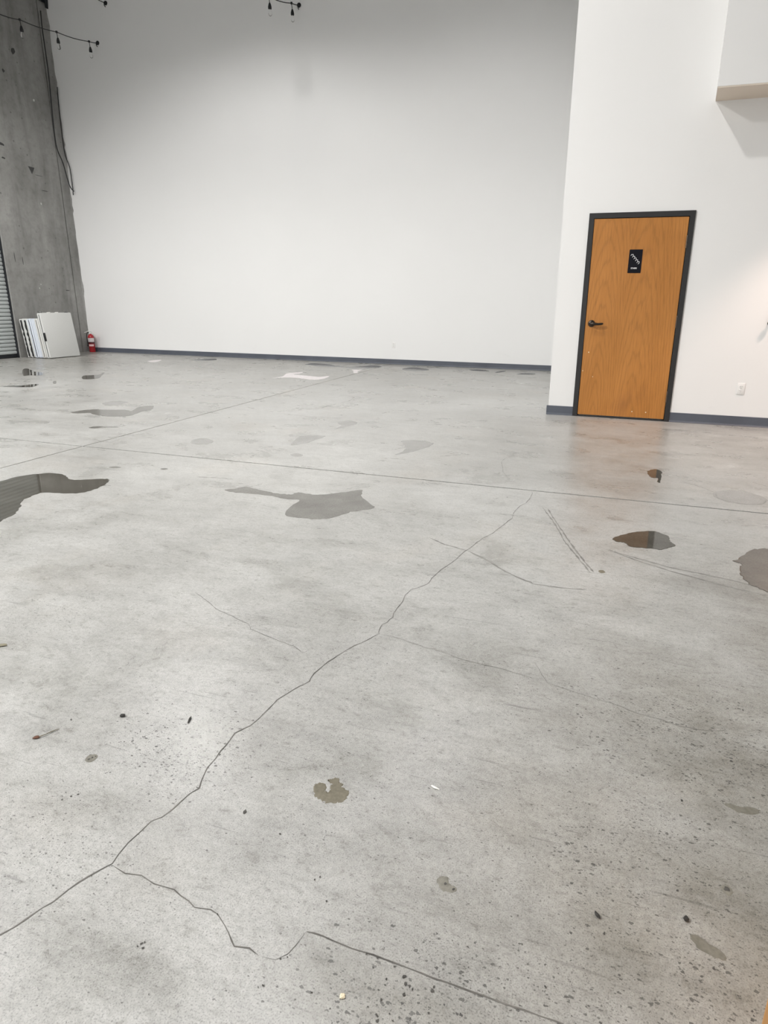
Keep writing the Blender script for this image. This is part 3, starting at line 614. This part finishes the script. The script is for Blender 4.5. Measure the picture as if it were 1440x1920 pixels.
for i in range(6):
    for j in range(2):
        if (i*3+j*5) % 4 == 0: continue
        lathe(bm, [(0.0008,0),(0.0008,0.0004),(0,0.0006)], 6, mtx=Matrix.Translation((-0.026+i*0.0075,-0.004,0.024+j*0.003)) @ rx)
obj('braille', bm, M['sign'], sg)

# ------------------------------------------------------------------ roller door
rd = empty('door_2', (0,0,0)); tag(rd, 'closed galvanised roller door at the left edge', 'door', kind='structure')
PITCHZ = 0.0765
prof = [(0.0,0.0),(0.012,0.006),(0.018,0.02),(0.019,0.04),(0.014,0.058),(0.004,0.068),(0.0,0.0705),(-0.006,0.0705),(-0.006,0.0)]
bm = bmesh.new(); rings = []
for y in (RD0-0.021, RD1+0.021):
    rings.append([bm.verts.new((wall_x(y)-0.09+d, y, z)) for d, z in prof])
n = len(prof)
for i in range(n): bm.faces.new((rings[0][i], rings[0][(i+1)%n], rings[1][(i+1)%n], rings[1][i]))
bm.faces.new(rings[0]); bm.faces.new(rings[1])
s0 = obj('slat', bm, M['slat'], rd); s0.location.z = 0.075
for k in range(1, 51):
    s = s0.copy(); link(s); s.parent = rd; s.location.z = 0.075+k*PITCHZ
bm = bmesh.new(); left_panel(bm, RD0-0.021, RD1+0.021, 0.012, 0.068, 0.03); bmesh.ops.translate(bm, verts=bm.verts, vec=(-0.07,0,0)); obj('bottom_bar', bm, M['rail'], rd)
bm = bmesh.new(); left_panel(bm, RD0-0.021, RD1+0.021, 0.0, 0.012, 0.02); bmesh.ops.translate(bm, verts=bm.verts, vec=(-0.075,0,0)); obj('rubber_seal', bm, M['black'], rd)
bm = bmesh.new(); left_panel(bm, RD0-0.021, RD1+0.021, 0.07, RDH, 0.01); bmesh.ops.translate(bm, verts=bm.verts, vec=(-0.097,0,0)); obj('slat_backing', bm, M['rail'], rd)
for y in (RD0, RD1+0.022):
    bm = bmesh.new(); left_panel(bm, y-0.001, y-0.020, 0.0, RDH-0.002, 0.12); bmesh.ops.translate(bm, verts=bm.verts, vec=(-0.035,0,0)); obj('guide_rail', bm, M['rail'], rd)

# ------------------------------------------------------------------ folding tables
def folded_table(label, loc, h, wdt, mat, lean, gap, gapmat, wavy, handle=None, cat='table', th=0.038):
    """fold-in-half plastic table stood on edge: local x = thickness, y = width, z = height"""
    t_ = empty('folding_table', loc); tag(t_, label, cat, 'folded tables leaning on the concrete wall')
    t_.rotation_euler = (0, -lean, 0)
    T = 2*th+gap
    for x0 in (0.0, -th-gap):
        bm = bmesh.new(); box(bm, (x0-th, 0, 0), (x0, wdt, h))
        ed = [e for e in bm.edges if abs(e.verts[0].co.x-e.verts[1].co.x) > 1e-4]
        bmesh.ops.bevel(bm, geom=ed, offset=0.022, segments=4, profile=0.5, affect='EDGES')
        ed = [e for e in bm.edges if abs(e.verts[0].co.x-e.verts[1].co.x) < 1e-4]
        bmesh.ops.bevel(bm, geom=ed, offset=0.007, segments=2, profile=0.5, affect='EDGES')
        obj('table_half', bm, mat, t_, True)
    # folded steel legs and hinge between the halves
    bm = bmesh.new()
    xm = -th-gap/2; r = max(0.004, gap*0.50)
    for yy in (0.012, wdt-0.012):
        if wavy:
            pts = []; rr = []
            for i in range(33):
                z = 0.03+(h-0.06)*i/32
                seg = math.sin(i*1.35)
                pts.append((xm+0.006*math.sin(i*0.9), yy-(0.014 if yy < 0.1 else -0.014), z)); rr.append(r*(0.75+0.35*seg) if 8 < i < 25 else r*1.05)
            tube(bm, pts, rr, 8)
            for z in (0.06, h-0.06): lathe(bm, [(0,-0.02),(r*1.6,-0.018),(r*1.6,0.018),(0,0.02)], 10, (xm, yy, z))
        else:
            yo = yy+(-0.010 if yy < 0.1 else 0.010); tube(bm, [(xm, yo, 0.03), (xm, yo, h-0.03)], r, 8)
    tube(bm, [(xm, 0.02, h*0.25), (xm, wdt-0.02, h*0.25)], r, 8)
    tube(bm, [(xm, 0.02, h*0.75), (xm, wdt-0.02, h*0.75)], r, 8)
    obj('folded_legs', bm, gapmat, t_, True)
    if handle:
        z0, z1, mt = handle
        bm = bmesh.new(); box(bm, (-th+0.002, -0.016, z0), (0.006, 0.010, z1))
        bmesh.ops.bevel(bm, geom=bm.edges[:], offset=0.007, segments=2, profile=0.5, affect='EDGES')
        obj('carry_handle', bm, mt, t_, True)
    return t_, T
LEAN = math.radians(7.0)
TY = 9.83
X = -10.86
specs = [  # label, height, width, material, gap, gap material, wavy, handle, offset in y
 ('tallest white folded table at the front of the leaning stack, black side handle', 0.915, 0.77, M['table'], 0.010, M['black'], False, (0.345, 0.515, M['black']), 0.0),
 ('cream folded table just behind the tallest one', 0.80, 0.73, M['table_warm'], 0.009, M['rail'], False, None, -0.01),
 ('bluish white folded table right behind the cream one in the leaning stack', 0.795, 0.73, M['table_cool'], 0.006, M['table_cool'], False, None, -0.005),
 ('bluish white folded table in front of the two with black legs', 0.795, 0.73, M['table_cool'], 0.012, M['rail'], False, None, -0.012),
 ('white folded table with black folded legs showing, second from the concrete wall', 0.79, 0.73, M['table'], 0.034, M['black'], True, None, -0.006),
 ('white folded table with black folded legs showing, nearest the concrete wall', 0.79, 0.73, M['table'], 0.034, M['black'], True, None, 0.0),
]
TABS = []
for i, (lab, h, wd, mt, gp, gm, wv, hd, dy) in enumerate(specs):
    o, T = folded_table(lab, (X, TY+dy, 0.002), h, wd, mt, LEAN, gp, gm, wv, hd, th=(0.034 if wv else 0.040))
    X -= (T+0.008)/math.cos(LEAN)
    TABS.append(o)
    if i == 0:   # latches along the top of the tallest table
        for yy, mt2 in ((0.05, M['black']), (0.25, M['chip']), (0.45, M['chip']), (0.69, M['black'])):
            bm = bmesh.new(); box(bm, (-0.075, yy-0.025, h-0.004), (-0.02, yy+0.025, h+0.014))
            bmesh.ops.bevel(bm, geom=bm.edges[:], offset=0.004, segments=1, affect='EDGES')
            obj('latch', bm, mt2, o)
for o in TABS: o.location.z = 0.002 + 0.09*math.sin(LEAN)

# ------------------------------------------------------------------ fire extinguisher
fe = empty('fire_extinguisher', (-11.49, 11.585, 0.001), 0.0); tag(fe, 'red fire extinguisher standing in the back left corner', 'fire extinguisher')
R0 = 0.066
bm = bmesh.new(); lathe(bm, [(0,0),(R0-0.004,0),(R0,0.006),(R0,0.335),(R0*0.93,0.365),(R0*0.72,0.39),(R0*0.42,0.405),(0.02,0.412),(0.02,0.42),(0,0.42)], 28); obj('cylinder', bm, M['red'], fe, True)
def band(name, z0, z1, mat, a0=0, a1=2*math.pi, rr=R0+0.0012):
    bm = bmesh.new(); k = 28; prev = None
    for i in range(k+1):
        a = a0+(a1-a0)*i/k
        c = [bm.verts.new((r*math.cos(a), r*math.sin(a), z)) for r, z in ((rr,z0),(rr,z1),(R0-0.002,z1),(R0-0.002,z0))]
        if prev:
            for q in range(4): bm.faces.new((prev[q], prev[(q+1)%4], c[(q+1)%4], c[q]))
        prev = c
    return obj(name, bm, mat, fe, True)
band('instruction_label', 0.235, 0.325, M['pale'], -math.pi*0.80, math.pi*0.12)
band('maroon_band', 0.195, 0.233, M['darkred'])
band('inspection_label', 0.135, 0.180, M['pink'], -math.pi*0.62, -math.pi*0.05)
bm = bmesh.new(); lathe(bm, [(0.014,0.415),(0.022,0.42),(0.022,0.445),(0.016,0.455),(0.016,0.472),(0,0.475)], 16); obj('valve', bm, M['steel'], fe, True)
bm = bmesh.new(); box(bm, (-0.02,-0.013,0.445), (0.115,0.013,0.456), Matrix.Rotation(-0.15,4,'Y')); obj('carry_grip', bm, M['steel'], fe)
bm = bmesh.new(); box(bm, (-0.015,-0.012,0.470), (0.10,0.012,0.479), Matrix.Rotation(-0.32,4,'Y')); obj('squeeze_lever', bm, M['chip'], fe)
bm = bmesh.new(); tube(bm, [(-0.015,-0.01,0.448),(-0.05,-0.018,0.452),(-0.085,-0.02,0.425),(-0.10,-0.02,0.36),(-0.098,-0.02,0.28),(-0.088,-0.02,0.20),(-0.080,-0.02,0.13)], [0.009]*5+[0.012,0.015], 10); obj('hose', bm, M['black'], fe, True)
bm = bmesh.new(); lathe(bm, [(0,0),(0.016,0),(0.016,0.012),(0,0.013)], 14, mtx=Matrix.Translation((0.004,-0.02,0.437)) @ rx); obj('gauge', bm, M['chip'], fe, True)
bm = bmesh.new(); box(bm, (0.02,-0.03,0.40), (0.055,-0.027,0.46), Matrix.Rotation(0.25,4,'Y')); obj('service_tag', bm, M['chip'], fe)

# ------------------------------------------------------------------ outlets and wall knob
def outlet(label, x, y, z):
    o = empty('wall_outlet', (x, y, z)); tag(o, label, 'outlet', 'white duplex outlets')
    bbox('cover_plate', (-0.036,-0.006,-0.058), (0.036,0.0,0.058), M['white'], o, bev=0.003)
    for dz in (-0.021, 0.021):
        bm = bmesh.new(); lathe(bm, [(0,0),(0.0165,0),(0.0165,0.0025),(0,0.0028)], 18, mtx=Matrix.Translation((0,-0.0055,dz)) @ rx)
        r_ = obj('receptacle', bm, M['white'], o, True)
        bm = bmesh.new()
        for dx, hh in ((-0.006,0.0045),(0.006,0.0035)): box(bm, (dx-0.001,-0.0088,dz+0.002-hh), (dx+0.001,-0.0078,dz+0.002+hh))
        lathe(bm, [(0,0),(0.002,0),(0.002,0.001),(0,0.001)], 8, mtx=Matrix.Translation((0,-0.0079,dz-0.0095)) @ rx)
        obj('slots', bm, M['scar'], r_)
    bm = bmesh.new(); lathe(bm, [(0,0),(0.003,0),(0.003,0.001),(0,0.0015)], 8, mtx=Matrix.Translation((0,-0.006,0)) @ rx); obj('screw', bm, M['steel'], o)
outlet('white wall outlet low on the far back wall', -3.978, YB-0.0005, 0.384)
outlet('white wall outlet right of the oak door', 1.423, YR-0.0005, 0.383)
kb = empty('wall_bumper', (1.590, YR-0.0005, 1.037)); tag(kb, 'small black round fitting on the white wall at the right edge', 'fitting')
bm = bmesh.new(); lathe(bm, [(0,0),(0.026,0),(0.026,0.005),(0.012,0.009),(0.010,0.03),(0,0.03)], 20, mtx=rx); obj('backplate', bm, M['bronze'], kb, True)
bm = bmesh.new(); lathe(bm, [(0,0.026),(0.018,0.028),(0.026,0.036),(0.027,0.046),(0.020,0.055),(0,0.058)], 20, mtx=rx); obj('bumper_head', bm, M['black'], kb, True)

# ------------------------------------------------------------------ string lights
def strand(label, pts, drops, hook):
    s = empty('string_light', pts[0]); tag(s, label, 'string light', 'string lights under the roof')
    o = Vector(pts[0]); L = [Vector(p)-o for p in pts]
    # gentle sag between the supports
    dense = []
    for a, b in zip(L, L[1:]):
        n_ = 6
        for i in range(n_):
            k = i/n_; q = a.lerp(b, k); q.z -= 0.03*math.sin(math.pi*k)*(b-a).length; dense.append(q)
    dense.append(L[-1])
    bm = bmesh.new(); tube(bm, dense, 0.0075, 6); obj('wire', bm, M['cable'], s, True)
    bm = bmesh.new()
    lathe(bm, [(0,0),(0.04,0),(0.04,0.008),(0.012,0.014),(0.012,0.04),(0,0.042)], 12, mtx=rx)
    tube(bm, [(0,-0.035,0),(0,-0.05,-0.02),(0.0,-0.045,-0.06),(0,-0.02,-0.075)], 0.008, 6)
    obj('wall_hook', bm, M['cable'], s, True)
    for p in drops:
        p = Vector(p)-o
        bm = bmesh.new(); tube(bm, [p+Vector((0,0,0.01)), p+Vector((0.01,0,-0.10))], 0.006, 6)
        lathe(bm, [(0,0.02),(0.02,0.016),(0.02,-0.014),(0,-0.018)], 8, (p.x,p.y,p.z)); obj('drop_cord', bm, M['cable'], s, True)
        bm = bmesh.new(); lathe(bm, [(0,-0.09),(0.012,-0.095),(0.022,-0.12),(0.030,-0.155),(0.030,-0.185),(0.022,-0.192),(0,-0.192)], 12, (p.x+0.012,p.y,p.z)); sk = obj('socket', bm, M['cable'], s, True)
        bm = bmesh.new(); lathe(bm, [(0.014,-0.19),(0.018,-0.205),(0.028,-0.235),(0.031,-0.258),(0.026,-0.28),(0.012,-0.293),(0,-0.296)], 14, (p.x+0.014,p.y,p.z)); obj('bulb', bm, M['glass'], sk, True)
strand('string light with three clear bulbs crossing the concrete wall at upper left',
       [(-10.455,YB-0.001,6.29),(-10.435,11.45,6.223),(-10.49,10.7,6.121),(-10.601,10.0,6.068),(-10.656,9.65,6.022),(-10.80,8.4,5.98),(-10.95,7.0,6.1)],
       [(-10.435,11.45,6.223),(-10.49,10.7,6.121),(-10.601,10.0,6.068),(-10.74,9.0,5.99)], None)
strand('string light hooked to the white back wall at top centre',
       [(-5.846,YB-0.001,6.448),(-5.893,11.5,6.403),(-6.013,11.1,6.312),(-6.044,10.95,6.30),(-6.2,9.9,6.22),(-6.5,8.0,6.2)],
       [(-5.893,11.5,6.403),(-6.044,10.95,6.30),(-6.2,9.9,6.22)], None)
strand('string light end at the top edge above the left strand of bulbs',
       [(-10.149,YB-0.001,6.957),(-10.12,11.4,6.92),(-10.15,10.6,6.88),(-10.25,9.2,6.9)],
       [(-10.15,10.6,6.88)], None)

# loose cables down the corner
def cable(label, pts, r=0.011):
    c = Vector(pts[0]); bm = bmesh.new()
    xz = catmull([(p[0], p[2]) for p in pts], 5, False); yz = catmull([(p[1], p[2]) for p in pts], 5, False)
    tube(bm, [(a-c.x, y-c.y, b-c.z) for (a, b), (y, _) in zip(xz, yz)], r, 6)
    o = obj('loose_cable', bm, M['cable'], None, True); o.location = c
    return tag(o, label, 'cable', 'loose cables in the corner')
cable('black cable hanging down the concrete near its edge, ending in a bent tip', [(-11.6, 11.485, 6.896), (-11.6, 11.468, 6.513), (-11.6, 11.478, 5.841), (-11.6, 11.45, 5.239), (-11.6, 11.427, 4.418), (-11.6, 11.55, 4.06), (-11.575, 11.62, 3.64), (-11.49, 11.64, 3.51)])
cable('black cable looping over the white wall beside the concrete edge', [(-11.60,11.66,5.57),(-11.615,11.66,5.35),(-11.63,11.66,4.99),(-11.63,11.66,4.31),(-11.545,11.66,4.02),(-11.53,11.66,3.66),(-11.54,11.66,3.44)], 0.010)
# dark steel bracket high in the corner
bm = bmesh.new()
for y in (11.35, 11.66):
    pass
pa = [(-11.60,7.0),(-11.60,7.8),(-11.25,7.8),(-11.25,7.72),(-11.53,7.62)]
a = [bm.verts.new((x, YB-0.02, z)) for x, z in pa]; b = [bm.verts.new((x-0.0, YB-0.10, z)) for x, z in pa]
bm.faces.new(a); bm.faces.new(b)
for i in range(len(pa)): bm.faces.new((a[i-1], a[i], b[i], b[i-1]))
box(bm, (-11.648, 11.2, 6.98+0.12), (-11.625, YB-0.02, 7.8))
tag(obj('roof_bracket', bm, M['rail']), 'dark steel roof bracket at the top of the concrete corner', 'bracket')

# ------------------------------------------------------------------ ceiling lamps (above the frame)
names = ['near the oak door', 'over the middle of the floor', 'nearest the back wall on the right, added to brighten it', 'nearest the back wall in the middle, added to brighten it', 'in front of the roller door, added as fill', 'behind the camera on the left', 'farthest behind the camera']
for ((x, y, z), LAMP_W), nm in zip(LAMPS, names):
    L = empty('high_bay_lamp', (x, y, z)); tag(L, 'round high bay lamp hanging from the roof ' + nm, 'lamp', 'high bay lamps')
    bm = bmesh.new(); lathe(bm, [(0,0.22),(0.09,0.22),(0.10,0.10),(0.20,0.08),(0.24,0.02),(0.24,0.0),(0.225,0.0),(0.225,0.012),(0,0.012)], 28); obj('housing', bm, M['lampmetal'], L, True)
    bm = bmesh.new(); lathe(bm, [(0,0.010),(0.22,0.010),(0.22,0.006),(0,0.006)], 28); obj('led_face', bm, M['led'], L)
    bm = bmesh.new(); tube(bm, [(0,0,0.22),(0,0,ZC-z)], 0.008, 8); obj('suspension_rod', bm, M['lampmetal'], L)
    # the deep reflector cuts the beam off at CUT degrees from straight down
    ld = bpy.data.lights.new('high_bay_light', 'SPOT'); ld.energy = LAMP_W; ld.shadow_soft_size = 0.20
    ld.spot_size = math.radians(2*CUT); ld.spot_blend = BLEND
    ld.color = (1.0, 0.985, 0.965)
    lo = link(bpy.data.objects.new('high_bay_light', ld), L); lo.location = (0,0,-0.004)
# warm downlight under the boxed-out wall, right of the frame
WL = empty('warm_downlight', (2.40, 6.20, 2.80)); tag(WL, 'warm downlight below the boxed-out wall, beyond the right edge', 'lamp')
bm = bmesh.new(); lathe(bm, [(0,0.14),(0.07,0.14),(0.085,0.12),(0.09,0.0),(0.08,0.0),(0.08,0.02),(0,0.02)], 20); obj('housing', bm, M['lampmetal'], WL, True)
bm = bmesh.new(); box(bm, (-0.02,0.05,0.08), (0.02,0.647,0.11)); obj('wall_arm', bm, M['lampmetal'], WL)
bm = bmesh.new(); lathe(bm, [(0,0.018),(0.078,0.018),(0.078,0.012),(0,0.012)], 20); obj('led_face', bm, M['led_warm'], WL)
ld = bpy.data.lights.new('warm_light', 'SPOT'); ld.energy = WARM_W; ld.color = (1.0, 0.74, 0.62); ld.shadow_soft_size = 0.06
ld.spot_size = math.radians(100); ld.spot_blend = 0.5
lo = link(bpy.data.objects.new('warm_light', ld), WL); lo.location = (0,0,0.002)

# ------------------------------------------------------------------ wooden cubby at the lower right
cb = empty('wooden_cubby', (0.2955, 0.7090, 0.0), math.radians(-27)); tag(cb, 'light wooden furniture panel edge at the bottom right corner', 'furniture')
bbox('side_panel', (0.004,0,0.0005), (0.016,0.36,0.62), M['pine'], cb, bev=0.001, seg=1)
bbox('side_panel', (0.484,0,0.0005), (0.50,0.36,0.62), M['pine'], cb, bev=0.001, seg=1)
bbox('top_panel', (0.016,0,0.604), (0.484,0.36,0.62), M['pine'], cb, bev=0.001, seg=1)
bbox('shelf', (0.016,0.004,0.06), (0.484,0.35,0.076), M['pine'], cb, bev=0.001, seg=1)
bbox('shelf', (0.016,0.004,0.32), (0.484,0.35,0.336), M['pine'], cb, bev=0.001, seg=1)
bbox('back_panel', (0.016,0.352,0.0005), (0.484,0.36,0.604), M['pine'], cb)

# ------------------------------------------------------------------ crumbs on the floor
def crumb(name, label, cat, x, y, r, mat, sq=(1,1,0.6), rz=0.0, seed=0):
    rnd = random.Random(seed)
    bm = bmesh.new(); bmesh.ops.create_icosphere(bm, subdivisions=2, radius=1.0)
    for v in bm.verts:
        k = 1+rnd.uniform(-0.22, 0.22); v.co = Vector((v.co.x*sq[0]*k*r, v.co.y*sq[1]*k*r, v.co.z*sq[2]*k*r))
    zmin = min(v.co.z for v in bm.verts)
    o = obj(name, bm, mat); o.location = (x, y, -zmin+0.0002); o.rotation_euler = (0,0,rz)
    return tag(o, label, cat) if label else o
crumb('pebble', 'dark pebble alone on the pale floor left of the long crack', 'pebble', -1.227, 1.174, 0.0055, M['stone'], (1.5,1,0.6), 0.3, 1)
crumb('pebble', 'black grit on the worn concrete in the lower right', 'pebble', 0.267, 1.023, 0.0055, M['stone'], (1.2,0.9,0.6), 0.9, 2)
crumb('pebble', 'black grit left of the other grit in the lower right', 'pebble', 0.100, 0.979, 0.005, M['stone'], (1.5,0.7,0.5), 2.2, 3)
crumb('paint_chip', 'white paint chip on the floor right of the brown stain', 'paint chip', -0.292, 1.196, 0.008, M['chip'], (1.5,0.4,0.15), -0.3, 4)
crumb('paint_chip', 'cream paint chip at the bottom beside the aggregate', 'paint chip', -0.324, 0.692, 0.005, M['tanchip'], (1,0.9,0.3), 0, 5)
lf = crumb('dry_leaf', 'tiny reddish brown leaf scrap with a grassy stalk at lower left', 'leaf', -1.385, 1.027, 0.0075, M['leaf'], (1.2,0.8,0.3), 0.5, 6)
bm = bmesh.new(); tube(bm, [(0.006,0.0,0.0),(0.02,0.006,0.001),(0.034,0.018,0.0),(0.05,0.026,0.0)], [0.0014,0.001,0.0014,0.0008], 5); obj('stalk', bm, M['twig'], lf)
crumb('grass_scrap', 'greenish scrap of dry grass at the left edge of the floor', 'debris', -1.90, 1.345, 0.013, M['twig'], (1.6,0.8,0.2), 0.4, 7)
crumb('splinter', 'thin dark splinter on the floor left of the long crack', 'debris', -1.032, 1.219, 0.0085, M['stone'], (0.35,1.8,0.25), 0.35, 8)
# old anchor hole with a pale ring, and pits along the worn joint
def pit(x, y, r, seed=0):
    rnd = random.Random(seed); bm = bmesh.new(); k = 9; r *= 0.85
    a0 = rnd.uniform(0, 6.28); e = rnd.uniform(0.45, 0.9)
    vs = []
    for i in range(k):
        q = 2*math.pi*i/k; rr = r*rnd.uniform(0.5, 1.2)
        u, v = rr*math.cos(q), e*rr*math.sin(q)
        vs.append(bm.verts.new((x+u*math.cos(a0)-v*math.sin(a0), y+u*math.sin(a0)+v*math.cos(a0), 0.0012)))
    bm.faces.new(vs); return obj('pit', bm, M['pit'], fl)
PITS = [(-0.702,0.985,0.0075)]
PITS += [(-0.2311,0.7554,0.0048),(-0.2249,0.7446,0.0043),(-0.2175,0.7431,0.0038),(-0.2113,0.7408,0.0033),(-0.2223,0.7279,0.0037),(-0.2601,0.7415,0.0029),(-0.268,0.7208,0.003),(-0.258,0.7085,0.003),(-0.2623,0.6978,0.002),(-0.276,0.6908,0.0022),(-0.2531,0.7662,0.0031),(-0.2897,0.7524,0.0021),(-0.2879,0.771,0.0039),(-0.3099,0.7709,0.0024),(-0.464,0.6657,0.0038),(-0.4712,0.6604,0.0021),(-0.4466,0.7217,0.0022),(-0.4576,0.7149,0.0029),(-0.3367,0.6686,0.0018),(-0.2568,0.6831,0.0036),(-0.2529,0.6761,0.004),(-0.2286,0.6838,0.0029),(-0.2373,0.6921,0.002),(-0.1738,0.7135,0.0027),(-0.1768,0.7486,0.0047),(-0.1759,0.7551,0.0038),(-0.1238,0.8059,0.0019),(-0.2017,0.6965,0.0022),(-0.4001,0.6632,0.0018),(-0.3779,0.6813,0.0028),(-0.2428,0.7318,0.0019),(-0.2596,0.7322,0.0024),(-0.5924,0.9556,0.0036),(0.1002,0.9802,0.0053),(0.3573,1.1202,0.0078),(0.2692,1.0253,0.0053),(0.1128,0.9468,0.0041),(0.2585,1.0854,0.0045),(-0.2041,0.9523,0.0056),(-0.1854,0.9459,0.0044),(0.013,0.8155,0.0038),(-0.2791,1.1717,0.0026),(0.4391,1.5284,0.0058),(0.2994,1.5037,0.0035),(0.4806,1.5023,0.0042),(0.5092,1.8068,0.005),(0.4021,1.699,0.0038),(0.4977,1.6155,0.0036),(0.4179,1.4412,0.0041),(0.5405,1.5997,0.0035),(0.2957,1.3441,0.0053),(0.3541,1.7048,0.0032),(0.5139,1.7729,0.0039),(0.3543,1.4494,0.0028),(-1.129,0.8957,0.0032),(-1.1503,0.9004,0.0026),(-1.1404,0.8806,0.0032),(-1.117,0.9054,0.0039),(-1.1848,1.0072,0.0042),(-1.181,1.0152,0.0042),(-1.176,1.0209,0.0035),(-1.3563,1.1165,0.0046),(-1.0027,1.1756,0.003),(-1.0787,1.1724,0.0033),(-0.8265,1.1171,0.0034),(-0.868,1.1288,0.0035),(-1.0641,1.0265,0.0022),(-1.1309,1.1353,0.0027),(-0.7196,0.6595,0.004),(-0.7228,0.6534,0.003),(-0.715,0.6641,0.003),(-0.7113,0.654,0.003),(-0.4674,0.8772,0.0033),(-0.4594,0.8861,0.0034),(-0.4242,0.8421,0.0032),(-0.6167,0.7515,0.0031)]

for i, p in enumerate(PITS): pit(*p, seed=i)
